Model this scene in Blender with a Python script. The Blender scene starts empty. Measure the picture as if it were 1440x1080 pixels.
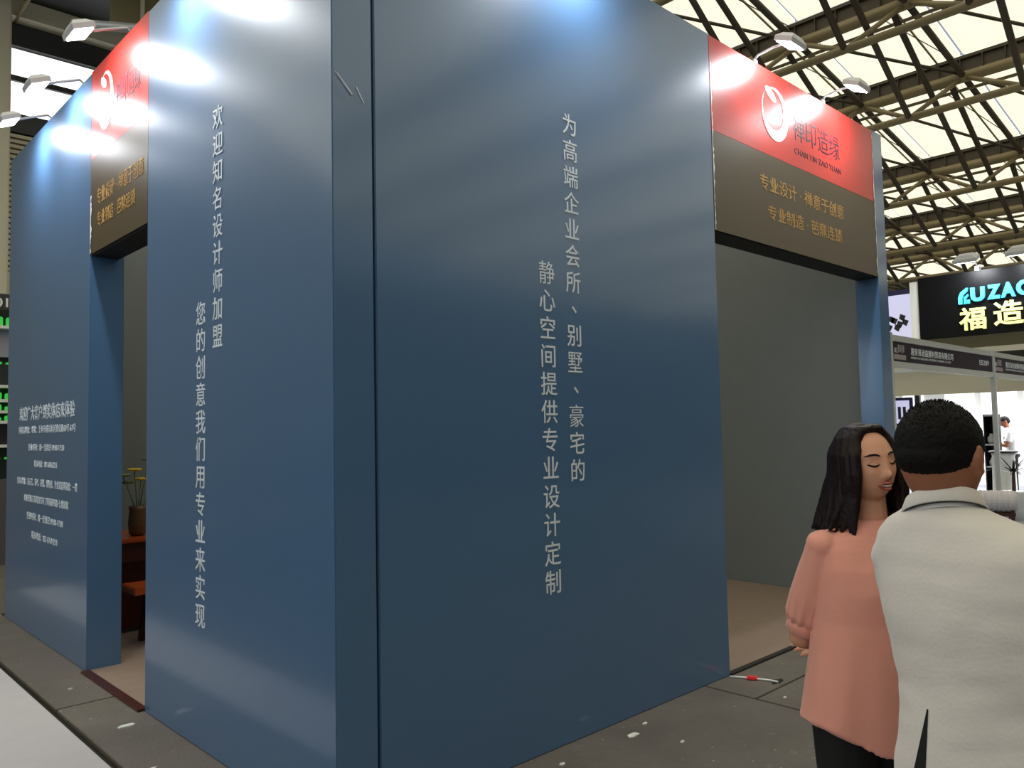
import bpy, bmesh, math, random
from math import sin, cos, pi, radians as R
from mathutils import Vector, Matrix, noise
random.seed(7)
C = bpy.context.scene.collection
SC = bpy.context.scene

# ------------------------------------------------------------------ camera
YAW, PIT, ROL, FPX = 0.808876, 0.0567298, -0.0199773, 1122.24
f = Vector((cos(PIT)*cos(YAW), cos(PIT)*sin(YAW), sin(PIT)))
r = f.cross(Vector((0, 0, 1))).normalized(); u = r.cross(f)
r2 = cos(ROL)*r + sin(ROL)*u; u2 = -sin(ROL)*r + cos(ROL)*u
cd = bpy.data.cameras.new('camera'); cam = bpy.data.objects.new('camera', cd); C.objects.link(cam)
M = Matrix((r2, u2, -f)).transposed().to_4x4(); M.translation = (0, 0, 1.55); cam.matrix_world = M
cd.sensor_fit = 'HORIZONTAL'; cd.sensor_width = 36; cd.lens = 36*FPX/1440; cd.clip_end = 300
SC.camera = cam
# ------------------------------------------------------------------ world, exposure
w = bpy.data.worlds.new('world'); SC.world = w; w.use_nodes = True
w.node_tree.nodes['Background'].inputs[0].default_value = (.75, .82, 1, 1)
w.node_tree.nodes['Background'].inputs[1].default_value = 0.45
SC.view_settings.view_transform = 'Standard'; SC.view_settings.look = 'None'
SC.view_settings.gamma = 1; SC.view_settings.use_curve_mapping = False
SC.view_settings.exposure = 0.0
SC.cycles.max_bounces = 6; SC.cycles.diffuse_bounces = 3; SC.cycles.glossy_bounces = 3
SC.cycles.sample_clamp_indirect = 4
ROOF_E = 0.98      # brightness of the daylit translucent roof membrane
LAMP_W = 14.0      # arm floodlights of the booth

# ------------------------------------------------------------------ materials
def lin(c):
    return tuple((v/255/12.92 if v/255 <= .04045 else ((v/255+.055)/1.055)**2.4) for v in c) + (1,)
def mat(name, col, rough=.6, metal=0, emit=None, es=0, var=0, vscale=6, bump=0, bscale=60, coat=0, crough=.1, spec=.5, sheen=0):
    m = bpy.data.materials.new(name); m.use_nodes = True
    nt = m.node_tree; b = nt.nodes['Principled BSDF']
    c = lin(col); b.inputs['Base Color'].default_value = c
    b.inputs['Roughness'].default_value = rough; b.inputs['Metallic'].default_value = metal
    b.inputs['Specular IOR Level'].default_value = spec
    b.inputs['Coat Weight'].default_value = coat; b.inputs['Coat Roughness'].default_value = crough
    b.inputs['Sheen Weight'].default_value = sheen
    if emit: b.inputs['Emission Color'].default_value = lin(emit); b.inputs['Emission Strength'].default_value = es
    if var or bump:
        tc = nt.nodes.new('ShaderNodeTexCoord'); n = nt.nodes.new('ShaderNodeTexNoise')
        n.inputs['Scale'].default_value = vscale; n.inputs['Detail'].default_value = 6
        nt.links.new(tc.outputs['Object'], n.inputs['Vector'])
        if var:
            mx = nt.nodes.new('ShaderNodeMix'); mx.data_type = 'RGBA'
            mx.inputs['A'].default_value = tuple(v*(1-var) for v in c[:3])+(1,)
            mx.inputs['B'].default_value = tuple(min(1, v*(1+var)) for v in c[:3])+(1,)
            nt.links.new(n.outputs['Fac'], mx.inputs['Factor']); nt.links.new(mx.outputs['Result'], b.inputs['Base Color'])
        if bump:
            n2 = nt.nodes.new('ShaderNodeTexNoise'); n2.inputs['Scale'].default_value = bscale
            nt.links.new(tc.outputs['Object'], n2.inputs['Vector'])
            bp = nt.nodes.new('ShaderNodeBump'); bp.inputs['Strength'].default_value = bump; bp.inputs['Distance'].default_value = .01
            nt.links.new(n2.outputs['Fac'], bp.inputs['Height']); nt.links.new(bp.outputs['Normal'], b.inputs['Normal'])
    return m
BLUE = mat('blue_laminate', (70, 104, 141), .40, var=.04, vscale=1.2, bump=.03, bscale=3, coat=.85, crough=.15, spec=.28)
BLUE.node_tree.nodes['Principled BSDF'].inputs['Coat IOR'].default_value = 1.66
GREYIN = mat('grey_inner_wall', (122, 128, 130), .5, var=.05)
RED = mat('red_banner', (186, 36, 32), .35, coat=.3, crough=.2)
BROWN = mat('brown_banner', (70, 57, 38), .4, coat=.12, crough=.2)
BLACK = mat('black_edge', (14, 15, 17), .6)
LETW = mat('white_letter', (214, 222, 230), .5)
LETGOLD = mat('gold_letter', (168, 130, 66), .45)
LETDARK = mat('dark_letter', (40, 30, 48), .5)
LOGOW = mat('white_logo', (240, 238, 236), .5)
LAMPGREY = mat('lamp_grey', (196, 196, 200), .4, metal=.3)
LAMPGLASS = mat('lamp_glass', (255, 255, 255), .2, emit=(255, 252, 255), es=14)
STEEL = mat('olive_steel', (132, 118, 84), .5, var=.15, vscale=2)
STEELD = mat('dark_steel', (70, 60, 44), .6, var=.1)
ROOFM = mat('roof_membrane', (230, 226, 205), .8, emit=(255, 251, 226), es=ROOF_E)
CONC = mat('concrete', (98, 92, 86), .62, var=.5, vscale=2.6, bump=.35, bscale=45)
DARKGAP = mat('dark_gap', (26, 23, 21), .8)
def concrete_wear(m):
    nt = m.node_tree; b = nt.nodes['Principled BSDF']; src = b.inputs['Base Color'].links[0].from_socket
    tc = nt.nodes.new('ShaderNodeTexCoord'); prev = src
    for sc, lo, hi, colr, amt, kind in ((1.3, .52, .66, (70, 60, 50), .55, 'n'), (14, .60, .70, (150, 142, 130), .45, 'n'), (5, .63, .72, (52, 48, 44), .6, 'n'), (9, .035, .06, (190, 186, 178), .8, 'v')):
        if kind == 'n':
            n = nt.nodes.new('ShaderNodeTexNoise'); n.inputs['Detail'].default_value = 8; n.inputs['Roughness'].default_value = .7; o_ = n.outputs['Fac']
        else:
            n = nt.nodes.new('ShaderNodeTexVoronoi'); o_ = n.outputs['Distance']
        n.inputs['Scale'].default_value = sc; nt.links.new(tc.outputs['Object'], n.inputs['Vector'])
        mr = nt.nodes.new('ShaderNodeMapRange'); mr.inputs['From Min'].default_value = lo; mr.inputs['From Max'].default_value = hi
        mr.inputs['To Min'].default_value = 0 if kind == 'n' else amt; mr.inputs['To Max'].default_value = amt if kind == 'n' else 0
        nt.links.new(o_, mr.inputs['Value'])
        mx = nt.nodes.new('ShaderNodeMix'); mx.data_type = 'RGBA'; mx.inputs['B'].default_value = lin(colr)
        nt.links.new(mr.outputs['Result'], mx.inputs['Factor']); nt.links.new(prev, mx.inputs['A']); prev = mx.outputs['Result']
    nt.links.new(prev, b.inputs['Base Color'])
concrete_wear(CONC)
CARP = mat('light_carpet', (182, 178, 182), .9, var=.06, vscale=9, bump=.2, bscale=300)
CARPIN = mat('brown_carpet', (132, 114, 102), .95, var=.1, vscale=8, bump=.2, bscale=200)
FARFLOOR = mat('far_floor', (150, 154, 166), .35, var=.06)
WHITE = mat('white_panel', (226, 226, 222), .5)
WHITEB = mat('white_backlit_panel', (250, 250, 250), .5, emit=(255, 255, 255), es=.75)
BEIGE = mat('beige_panel', (196, 190, 168), .7, var=.03)
ALU = mat('aluminium_rail', (200, 202, 204), .35, metal=.3)
PURP = mat('dark_purple_fascia', (40, 28, 42), .5, spec=.2)
BLKSIGN = mat('black_sign', (6, 6, 8), .4, spec=.15)
CYAN = mat('cyan_letter', (60, 190, 225), .4, emit=(70, 205, 240), es=.5)
YEL = mat('pale_yellow_letter', (238, 232, 140), .4, emit=(240, 236, 150), es=.35)
NAVY = mat('navy_frame', (28, 26, 84), .4)
SCREENP = mat('lit_poster', (190, 190, 215), .3, emit=(205, 205, 240), es=.7)
WOODR = mat('red_brown_wood', (168, 72, 26), .35, var=.25, vscale=9, coat=.3)
WOODD = mat('dark_red_wood', (62, 22, 14), .4, var=.3, vscale=9, coat=.2)
LEAF = mat('green_leaf', (96, 120, 52), .5, var=.2)
LEAFD = mat('dark_leaf', (34, 40, 30), .5, var=.2)
YFLOW = mat('yellow_flower', (222, 190, 30), .5)
CLAY = mat('brown_glazed_clay', (92, 66, 40), .35, var=.25, vscale=20)
SKIN = mat('skin', (208, 152, 122), .5, var=.04, vscale=20, spec=.35)
SKIN2 = mat('tan_skin', (160, 104, 78), .5, var=.05, vscale=20, spec=.35)
LIP = mat('lip', (172, 92, 80), .45)
TEETH = mat('teeth', (190, 160, 145), .35)
HAIRB = mat('brown_black_hair', (22, 9, 8), .5, var=.4, vscale=30, bump=.15, bscale=120, spec=.25)
HAIRK = mat('black_hair', (11, 9, 8), .75, var=.3, vscale=40, bump=.2, bscale=220, spec=.2)
PINK = mat('pink_blouse_cloth', (222, 150, 132), .75, var=.04, vscale=5, bump=.08, bscale=90, sheen=.3)
CREAM = mat('cream_shirt_cloth', (216, 209, 202), .8, var=.03, vscale=4, bump=.1, bscale=120, sheen=.2)
TROUS = mat('black_trousers', (14, 13, 15), .85)
GREENL = mat('green_display', (70, 190, 80), .5, emit=(60, 210, 80), es=.4)
OLIVEW = mat('olive_wall', (120, 112, 80), .8, var=.1)
DAYL = mat('daylight_window', (255, 255, 255), .5, emit=(250, 252, 255), es=1.6)
DGREY = mat('dark_grey_panel', (42, 44, 46), .5)

# ------------------------------------------------------------------ mesh helpers
class MB:
    def __init__(s): s.bm = bmesh.new()
    def box(s, x0, x1, y0, y1, z0, z1, bev=0):
        vs = [s.bm.verts.new(p) for p in ((x0,y0,z0),(x1,y0,z0),(x1,y1,z0),(x0,y1,z0),(x0,y0,z1),(x1,y0,z1),(x1,y1,z1),(x0,y1,z1))]
        fs = [s.bm.faces.new([vs[i] for i in q]) for q in ((0,3,2,1),(4,5,6,7),(0,1,5,4),(1,2,6,5),(2,3,7,6),(3,0,4,7))]
        if bev:
            es = list({e for q in fs for e in q.edges})
            bmesh.ops.bevel(s.bm, geom=es, offset=bev, segments=2, affect='EDGES', clamp_overlap=True)
        return s
    def bar(s, a, b, w, h=None, up=(0, 0, 1)):
        a = Vector(a); b = Vector(b); h = h or w; d = (b-a).normalized(); up = Vector(up)
        if abs(d.dot(up)) > .98: up = Vector((1, 0, 0))
        x = d.cross(up).normalized(); y = x.cross(d)
        vs = []
        for p in (a, b):
            for sx, sy in ((-1,-1),(1,-1),(1,1),(-1,1)): vs.append(s.bm.verts.new(p + x*sx*w/2 + y*sy*h/2))
        for q in ((3,2,1,0),(4,5,6,7),(0,1,5,4),(1,2,6,5),(2,3,7,6),(3,0,4,7)): s.bm.faces.new([vs[i] for i in q])
        return s
    def tube(s, pts, rads, n=10, cap=True, squash=None):
        pts = [Vector(p) for p in pts]
        if not hasattr(rads, '__len__'): rads = [rads]*len(pts)
        rings = []; ref = None
        for i, p in enumerate(pts):
            d = (pts[min(i+1, len(pts)-1)] - pts[max(i-1, 0)]).normalized()
            if ref is None: ref = Vector((0,0,1)) if abs(d.z) < .9 else Vector((1,0,0))
            x = (ref - d*ref.dot(d))
            if x.length < 1e-4: x = Vector((1,0,0)) - d*d.x
            x.normalize(); y = d.cross(x); ref = x
            rings.append([s.bm.verts.new(p + (x*cos(2*pi*k/n) + y*sin(2*pi*k/n)*(squash or 1))*rads[i]) for k in range(n)])
        for a, b in zip(rings, rings[1:]):
            for k in range(n): s.bm.faces.new((a[k], a[(k+1)%n], b[(k+1)%n], b[k]))
        if cap: s.bm.faces.new(rings[0][::-1]); s.bm.faces.new(rings[-1])
        return s
    def ell(s, c, rad, rot=None, n=20):
        m = Matrix.Translation(c) @ (rot.to_4x4() if rot else Matrix()) @ Matrix.Diagonal((*rad, 1))
        bmesh.ops.create_uvsphere(s.bm, u_segments=n, v_segments=max(6, n*2//3), radius=1, matrix=m); return s
    def poly(s, pts, depth):          # flat polygon in pts plane extruded by depth vector
        a = [s.bm.verts.new(p) for p in pts]; b = [s.bm.verts.new(Vector(p)+Vector(depth)) for p in pts]
        n = len(a); s.bm.faces.new(a[::-1]); s.bm.faces.new(b)
        for k in range(n): s.bm.faces.new((a[k], a[(k+1)%n], b[(k+1)%n], b[k]))
        return s
    def rings(s, rr, cap=True):       # rings of equal vertex counts
        vs = [[s.bm.verts.new(p) for p in q] for q in rr]; n = len(vs[0])
        for a, b in zip(vs, vs[1:]):
            for k in range(n): s.bm.faces.new((a[k], a[(k+1)%n], b[(k+1)%n], b[k]))
        if cap: s.bm.faces.new(vs[0][::-1]); s.bm.faces.new(vs[-1])
        return s
    def build(s, name, m, parent=None, smooth=False, loc=None):
        me = bpy.data.meshes.new(name); bmesh.ops.recalc_face_normals(s.bm, faces=s.bm.faces[:]); s.bm.to_mesh(me); s.bm.free()
        me.materials.append(m); o = bpy.data.objects.new(name, me); C.objects.link(o)
        if smooth:
            for p in me.polygons: p.use_smooth = True
        if parent: o.parent = parent
        if loc: o.location = loc
        return o
def tag(o, label, cat, group=None, kind=None):
    o['label'] = label; o['category'] = cat
    if group: o['group'] = group
    if kind: o['kind'] = kind
    return o
def thing(name, label, cat, loc=(0,0,0), rz=0, group=None):
    o = bpy.data.objects.new(name, None); C.objects.link(o); o.location = loc; o.rotation_euler = (0,0,rz)
    return tag(o, label, cat, group)
def struct(name, loc=(0,0,0)):
    o = bpy.data.objects.new(name, None); C.objects.link(o); o['kind'] = 'structure'; o.location = loc; return o
def ev_mesh(o):
    bpy.context.view_layer.update()
    dg = bpy.context.evaluated_depsgraph_get(); return bpy.data.meshes.new_from_object(o.evaluated_get(dg))
def blob(mb, name, m, parent, vox, smooth=3, disp=None):   # voxel-fused continuous surface
    o = mb.build(name, m, None)
    md = o.modifiers.new('r', 'REMESH'); md.mode = 'VOXEL'; md.voxel_size = vox; md.use_smooth_shade = True
    if smooth: sm = o.modifiers.new('s', 'SMOOTH'); sm.factor = .5; sm.iterations = smooth
    me = ev_mesh(o); old = o.data; o.modifiers.clear(); o.data = me; bpy.data.meshes.remove(old)
    me.name = name
    if not me.materials: me.materials.append(m)
    if disp:
        nr = [v.normal.copy() for v in me.vertices]; flat = []
        for v, q in zip(me.vertices, nr): flat.extend(v.co + q*disp(v.co))
        me.vertices.foreach_set('co', flat); me.update()
    for p in me.polygons: p.use_smooth = True
    if parent: o.parent = parent
    return o
def text(body, m, parent, face, u0, u1, z0, z1, name='lettering', plane=0, off=.0, line=1.0, ext=.0015, center=False):
    """writing fitted to a rectangle: face 'R' lies in a plane of constant y (reads along +x), 'L' in a plane of constant x (reads along -y)"""
    cu = bpy.data.curves.new(name, 'FONT'); cu.body = body; cu.size = 1; cu.offset = off; cu.space_line = line
    cu.extrude = .004; cu.resolution_u = 3
    if center: cu.align_x = 'CENTER'
    o = bpy.data.objects.new(name, cu); C.objects.link(o); me = ev_mesh(o)
    bpy.data.objects.remove(o); bpy.data.curves.remove(cu)
    xs = [v.co.x for v in me.vertices]; ys = [v.co.y for v in me.vertices]
    a, b, c, d = min(xs), max(xs), min(ys), max(ys)
    for v in me.vertices:
        t = (v.co.x-a)/(b-a); k = (v.co.y-c)/(d-c); e = ext*(1 if v.co.z > 0 else 0)
        uu = u0+(u1-u0)*t; zz = z0+(z1-z0)*k
        v.co = (uu, plane-e, zz) if face == 'R' else (plane-e, uu, zz)
    me.name = name; me.materials.clear(); me.materials.append(m)
    n = bpy.data.objects.new(name, me); C.objects.link(n); n.parent = parent
    return n

# ================================================================== STRUCTURE
TR = [(-16.0, 6.2), (-12.6, 7.0), (-9.2, 7.8), (-5.8, 9.4), (-2.4, 10.8), (1.0, 11.4), (4.6, 11.2), (8.0, 10.6), (11.2, 9.17), (14.15, 8.7), (17.0, 8.25), (20.9, 7.62), (24.1, 7.1), (26.6, 6.7), (30.0, 6.2), (33.5, 5.6)]
YN0, DY = -16.6, 1.95           # truss nodes along Y
NODES = [YN0 + DY*k for k in range(20)]
ceil_ = struct('ceiling')
def roofz(x):
    for (a, za), (b, zb) in zip(TR, TR[1:]):
        if a <= x <= b: return za+(zb-za)*(x-a)/(b-a)+.42
YE = 20.4
panel_cache = {}
for i, ((xa, za), (xb, zb)) in enumerate(zip(TR, TR[1:])):
    vis = i >= 8
    ys = NODES if vis else NODES[::4]
    ys = [y for y in ys if not (vis and y < -6)] if vis else ys
    if vis: ys = [-18.5] + ys
    ys = ys + [YE]
    for ya, yb in zip(ys, ys[1:]):
        if yb-ya < .05: continue
        mb = MB(); g = .03
        mb.rings([[(xa+.06, ya+g, za+.42), (xb-.06, ya+g, zb+.42), (xb-.06, yb-g, zb+.42), (xa+.06, yb-g, za+.42)],
                  [(xa+.06, ya+g, za+.47), (xb-.06, ya+g, zb+.47), (xb-.06, yb-g, zb+.47), (xa+.06, yb-g, za+.47)]])
        mb.build('roof_panel', ROOFM, ceil_)
for i, (x, z) in enumerate(TR):
    det = i >= 8 and i < 15
    mb = MB()
    hw = .08 if det else .035
    mb.box(x-hw, x+hw, -18.5, YE, z+.34, z+.4).box(x-.015, x+.015, -18.5, YE, z+.05 if det else z+.2, z+.34)
    if det:
        for k in range(-8, 52): mb.box(x-.075, x+.075, .2+k*.39, .215+k*.39, z+.06, z+.34)
    t = mb.build('roof_truss', STEELD, ceil_)
    MB().tube([(x, -18.5, z), (x, YE, z)], .11 if det else .06, 10).build('top_chord', STEEL, t, True)
    lx, lz = x-.75, z-.78
    if det:
        MB().tube([(x+.35, -4, z-.12), (x+.35, YE, z-.12)], .035, 6).build('service_pipe', STEEL, t, True)
        MB().tube([(lx, -18.5, lz), (lx, YE, lz)], .075, 8).build('lower_chord', STEEL, t, True)
        for y in NODES:
            if y < -2 or y > 16: continue
            MB().tube([(lx, y+.78, lz), (x, y, z)], .045, 8).build('web_bar', STEEL, t, True)
            MB().tube([(lx, y+.78, lz), (x, y+DY, z)], .045, 8).build('web_bar', STEEL, t, True)
    else:
        MB().tube([(lx, -18.5, lz), (lx, YE, lz)], .04, 8).build('lower_chord', STEEL, t, True)
for i, ((xa, za), (xb, zb)) in enumerate(zip(TR, TR[1:])):
    if i < 8 or i > 13: continue
    for y in NODES:
        if y < -2 or y > 16: continue
        MB().tube([(xa, y, za), (xb, y, zb)], .06, 8).build('rafter', STEELD, ceil_, True)
        MB().tube([(xa, y+DY, za+.05), (xb, y, zb+.05)], .035, 6).build('diagonal_brace', STEELD, ceil_, True)
        MB().tube([(xa+.3, y+.8, za+.3), (xb, y+.05, zb+.3)], .012, 4).build('tie_wire', STEELD, ceil_)
        MB().bar((xa, y+.45, za+.4), (xb, y+.45, zb+.4), .03).build('glazing_bar', STEEL, ceil_)
        if i >= 9 or True:
            xc, zc = TR[i-1] if i > 0 else TR[0]
            MB().tube([(xc, y+.25, zc-.04), (xb-.75, y+.78, zb-.78)], .058, 8).build('strut', STEELD, ceil_, True)

fl = struct('floor')
MB().box(-20, 36, -19, 21, -.3, -.03).build('subfloor', DARKGAP, fl)
def slab(x0, x1, y0, y1, m=CONC, z=0.0): return MB().box(x0+.006, x1-.006, y0+.006, y1-.006, -.029, z, .003).build('concrete_slab', m, fl)
for x0, x1 in ((-20, -12), (-12, -6), (-6, -1.2), (-1.2, 4.155)):
    for y0, y1 in ((-19, -10), (-10, -4), (-4, -.6), (-.6, 2.75)): slab(x0, x1, y0, y1)
for x0, x1 in ((4.155, 6.6), (6.6, 9.2)):
    slab(x0, x1, 2.41, 2.75)
    for y0, y1 in ((-19, -10), (-10, -4), (-4, -.6), (-.6, 2.41)): slab(x0, x1, y0, y1)
for y0, y1 in ((2.75, 5.2), (5.2, 8.4), (8.4, 12), (12, 21)):
    slab(1.30, 1.66 if y0 < 8 else 9.2, y0, y1); slab(-20, 1.28, y0, y1, z=-.012)
MB().box(1.66, 7.25, 2.75, 8.3, -.029, -.012).build('concrete_slab', CONC, fl)
MB().box(7.25, 9.2, 2.75, 8.4, -.029, 0).build('concrete_slab', CONC, fl)
for k, (x0, x1) in enumerate(((9.2, 14), (14, 22), (22, 36))):
    for y0, y1 in ((-19, -6), (-6, 1), (1, 8), (8, 21)):
        MB().box(x0+.006, x1-.006, y0+.006, y1-.006, -.029, 0, .003).build('grey_floor_panel', FARFLOOR, fl)

# hall end wall beyond the left opening, with its windows and louvres
wb = struct('wall_back')
WY = 19.0
MB().box(-20, 36, WY+.3, WY+.5, 0, 12.0).build('wall_panel', OLIVEW, wb)
MB().box(2.0, 9.0, WY+.12, WY+.3, 9.9, 10.38).build('dark_band', DGREY, wb)
MB().box(2.0, 9.0, WY-.2, WY+.3, 10.40, 10.78).build('beam', BEIGE, wb)
MB().box(2.0, 9.0, WY+.12, WY+.3, 8.03, 8.42).build('sill_beam', DGREY, wb)
for k in range(26):
    z = 5.06 + k*.114
    MB().box(2.0, 9, WY+.1, WY+.25, z, z+.07).build('louvre_slat', BEIGE, wb)
MB().box(2.0, 9, WY+.26, WY+.29, 5.04, 8.03).build('louvre_back', BLACK, wb)
MB().box(2.0, 9, WY+.1, WY+.3, 4.4, 5.04).build('beige_band', BEIGE, wb)
MB().box(-2, 8.2, 14, 19, 10.80, 10.9).build('soffit', DGREY, wb)
MB().box(5.0, 8.2, 16.6, 16.7, 9.7, 10.79).build('olive_panel', OLIVEW, wb)
for k in range(3): MB().box(5.55+k*.8, 5.62+k*.8, 16.55, 16.6, 9.7, 10.79).build('batten', BEIGE, wb)
MB().tube([(4.2, 16.2, 9.35), (8.5, 16.2, 10.45)], .1, 8).build('brace_pipe', ALU, wb, True)
w1 = struct('window_1')
for z0, z1 in ((8.44, 9.14), (9.26, 9.86)):
    MB().box(2.1, 8.9, WY+.2, WY+.24, z0, z1).build('pane', DAYL, w1)
MB().box(2.0, 9, WY+.12, WY+.26, 9.14, 9.26).build('mullion', DGREY, w1)
MB().box(2.0, 9, WY+.12, WY+.26, 8.42, 8.44).build('window_frame', DGREY, w1)
tr1 = MB().box(3.25, 3.66, WY-.6, WY-.1, 0, 12, .03).build('trim_1', BEIGE); tr1['kind'] = 'structure'
for nm, b in (('wall_right', (35.5, 35.8, -19, 21)), ('wall_front', (-20, 36, -19.3, -19)), ('wall_left', (-20.3, -20, -19, 21))):
    o = MB().box(*b, 0, {'wall_front': 6, 'wall_left': .9}.get(nm, 5.6)).build(nm, OLIVEW); o['kind'] = 'structure'

w2 = struct('added_window_2')          # unseen glowing glazing, added as cool fill for the left booth face
for k in range(10):
    MB().box(-20.1, -20.05, -19+k*4+.1, -15+k*4-.1, .95, 6.6).build('pane', mat('added_side_glow', (255, 255, 255), .5, emit=(214, 232, 255), es=2.2) if k == 0 else bpy.data.materials['added_side_glow'], w2)
    MB().box(-20.2, -19.95, -19+k*4-.1, -19+k*4+.1, .9, 6.7).build('mullion', DGREY, w2)
# ================================================================== THE BOOTH
bt = thing('exhibition_booth', 'tall blue panelled exhibition booth with red and brown headers and white Chinese lettering', 'booth')
XL, YR, T, HT = 1.65, 2.74, .19, 4.07
def bx(name, m, x0, x1, y0, y1, z0, z1, par=bt, bev=.004): return MB().box(x0, x1, y0, y1, z0, z1, bev).build(name, m, par)
pl = bx('wall_panel', BLUE, XL, XL+T, YR, 4.79, 0, HT)                       # left face, near the corner
pr = bx('wall_panel', BLUE, XL+T+.012, 4.435, YR, YR+T, 0, HT+.02)           # right face
bx('corner_gap', BLACK, XL+T, XL+T+.012, YR+.02, YR+T, 0, HT, bev=0)
pe = bx('wall_panel', BLUE, XL, XL+T+.03, 5.88, 8.24, 0, HT)                 # far left panel
pp = bx('wall_panel', BLUE, 7.0, 7.2, YR, YR+.2, 0, HT+.02)                  # far right pillar
bx('rear_wall_panel', GREYIN, 7.15, 7.25, YR+.2, 8.24, 0, HT)
bx('side_wall_panel', GREYIN, XL+T+.03, 7.15, 8.1, 8.24, 0, HT)
bx('inner_lining', GREYIN, XL+T+.02, 4.43, YR+T, YR+T+.012, 0, HT)
bx('inner_lining', GREYIN, XL+T, XL+T+.012, YR+T+.014, 4.785, 0, HT)
bx('carpet', CARPIN, XL+.02, 7.14, YR+.03, 8.09, -.012, .006, bev=0)
# right header
hr = bx('header', BLACK, 4.437, 6.998, YR+.012, YR+T, 2.79, HT+.01)
ub = bx('upper_banner', RED, 4.437, 6.998, YR, YR+.011, 3.455, HT+.012, hr, 0)
lb = bx('lower_banner', BROWN, 4.437, 6.998, YR, YR+.011, 2.80, 3.453, hr, 0)
hl = bx('header', BLACK, XL+.012, XL+T, 4.792, 5.878, 2.79, HT+.005)
ul = bx('upper_banner', RED, XL, XL+.011, 4.792, 5.878, 3.455, HT+.005, hl, 0)
ll = bx('lower_banner', BROWN, XL, XL+.011, 4.792, 5.878, 2.80, 3.453, hl, 0)
# lettering
P = YR-.0005
def col(s): return '\n'.join(s)
def vcol(s, face, parent, u0, u1, z1, z0, plane, m=LETW, off=.004):
    # one column of upright characters; a comma occupies a short cell of its own
    n = len(s); pitch = (z1-z0)/(n-1) if n > 1 else 0; em = abs(u1-u0)
    cu_all = bmesh.new()
    for k, ch in enumerate(s):
        cu = bpy.data.curves.new('g', 'FONT'); cu.body = ch; cu.size = 1; cu.offset = 0 if ch in '静墅豪' else off; cu.extrude = .004; cu.resolution_u = 3
        o = bpy.data.objects.new('g', cu); C.objects.link(o); me = ev_mesh(o)
        bpy.data.objects.remove(o); bpy.data.curves.remove(cu)
        zc = z1-pitch*k; sc = em/.93
        for v in me.vertices:
            x = v.co.x-.5; y = v.co.y-.36; e = .0015*(1 if v.co.z > 0 else 0)
            if ch == '、': x += .32; y += .25
            uu = (u0+u1)/2 + x*sc*(1 if u1 > u0 else -1); zz = zc + y*sc*1.03
            v.co = (uu, plane-e, zz) if face == 'R' else (plane-e, uu, zz)
        cu_all.from_mesh(me); bpy.data.meshes.remove(me)
    me = bpy.data.meshes.new('lettering'); cu_all.to_mesh(me); cu_all.free(); me.materials.append(m)
    o = bpy.data.objects.new('lettering', me); C.objects.link(o); o.parent = parent
    return o
vcol('为高端企业会所、别墅、豪宅的', 'R', pr, 3.012, 3.122, 3.134, 1.332, P)
vcol('静心空间提供专业设计定制', 'R', pr, 2.812, 2.924, 2.328, .796, P)
Q = XL-.0005
vcol('欢迎知名设计师加盟', 'L', pl, 3.873, 3.761, 3.135, 2.035, Q)
vcol('您的创意我们用专业来实现', 'L', pl, 4.078, 3.962, 2.170, .650, Q)
for s, a, b, z0, z1 in (('欢迎广大客户到实体店来体验', 7.79, 6.20, 1.70, 1.82),
        ('体验店地址：地址：上海市浦东新区博文路60号-61号', 7.81, 6.17, 1.595, 1.655),
        ('营业时间：周一至周日 09:00-17:30', 7.48, 6.45, 1.455, 1.51),
        ('联系电话：021-68563215', 7.29, 6.63, 1.325, 1.38),
        ('实体店地址：花石艺、茶叶、茶楼、博物馆、沙龙家居体验馆：一楼', 7.84, 6.12, 1.175, 1.235),
        ('欢迎莅临江苏省宜兴市丁蜀镇通蜀路·七楼展馆', 7.60, 6.33, 1.04, 1.10),
        ('营业时间：周一至周日 09:00-17:00', 7.50, 6.46, .90, .96),
        ('联系电话：021-57614218', 7.34, 6.60, .755, .815)):
    text(s, LETW, pe, 'L', a, b, z0, z1, plane=Q, off=.006)
text('专业设计 · 禅意于创意', LETGOLD, lb, 'R', 5.03, 6.36, 3.185, 3.30, plane=P, off=.004)
text('专业制造 · 芭鼎连锁', LETGOLD, lb, 'R', 5.13, 6.31, 2.985, 3.095, plane=P, off=.004)
text('专业设计 · 禅意于创意', LETGOLD, ll, 'L', 5.74, 4.86, 3.11, 3.22, plane=Q)
text('专业制造 · 芭鼎连锁', LETGOLD, ll, 'L', 5.73, 5.0, 2.96, 3.06, plane=Q)
text('禅印造缘', LETDARK, ub, 'R', 5.55, 6.33, 3.66, 3.86, plane=P, name='brush_lettering', off=-.006)
text('CHAN YIN ZAO YUAN', LETDARK, ub, 'R', 5.56, 6.34, 3.555, 3.60, plane=P)
text('禅印造缘', LETDARK, ul, 'L', 5.36, 4.92, 3.66, 3.84, plane=Q, name='brush_lettering', off=-.006)
def logo(par, fn):
    mb = MB(); n = 40; a = []; b = []
    for k in range(n):
        t = 2*pi*k/n; a.append((.0+.19*cos(t), .19*sin(t)*1.03)); b.append((-.028+.150*cos(t), .03+.152*sin(t)))
    va = [mb.bm.verts.new(fn(*p)) for p in a]; vb = [mb.bm.verts.new(fn(*p)) for p in b]
    for k in range(n): mb.bm.faces.new((va[k], va[(k+1)%n], vb[(k+1)%n], vb[k]))
    pts = [fn(-.055+.075*cos(2*pi*k/18), .135+.036*sin(2*pi*k/18)-.03*cos(2*pi*k/18)) for k in range(18)]
    mb.bm.faces.new([mb.bm.verts.new(p) for p in pts])
    mb.build('logo_ring', LOGOW, par)
logo(ub, lambda a, b: (5.285+a, P-.002, 3.775+b))
logo(ul, lambda a, b: (Q-.002, 5.57-a*.8, 3.78+b))
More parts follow.
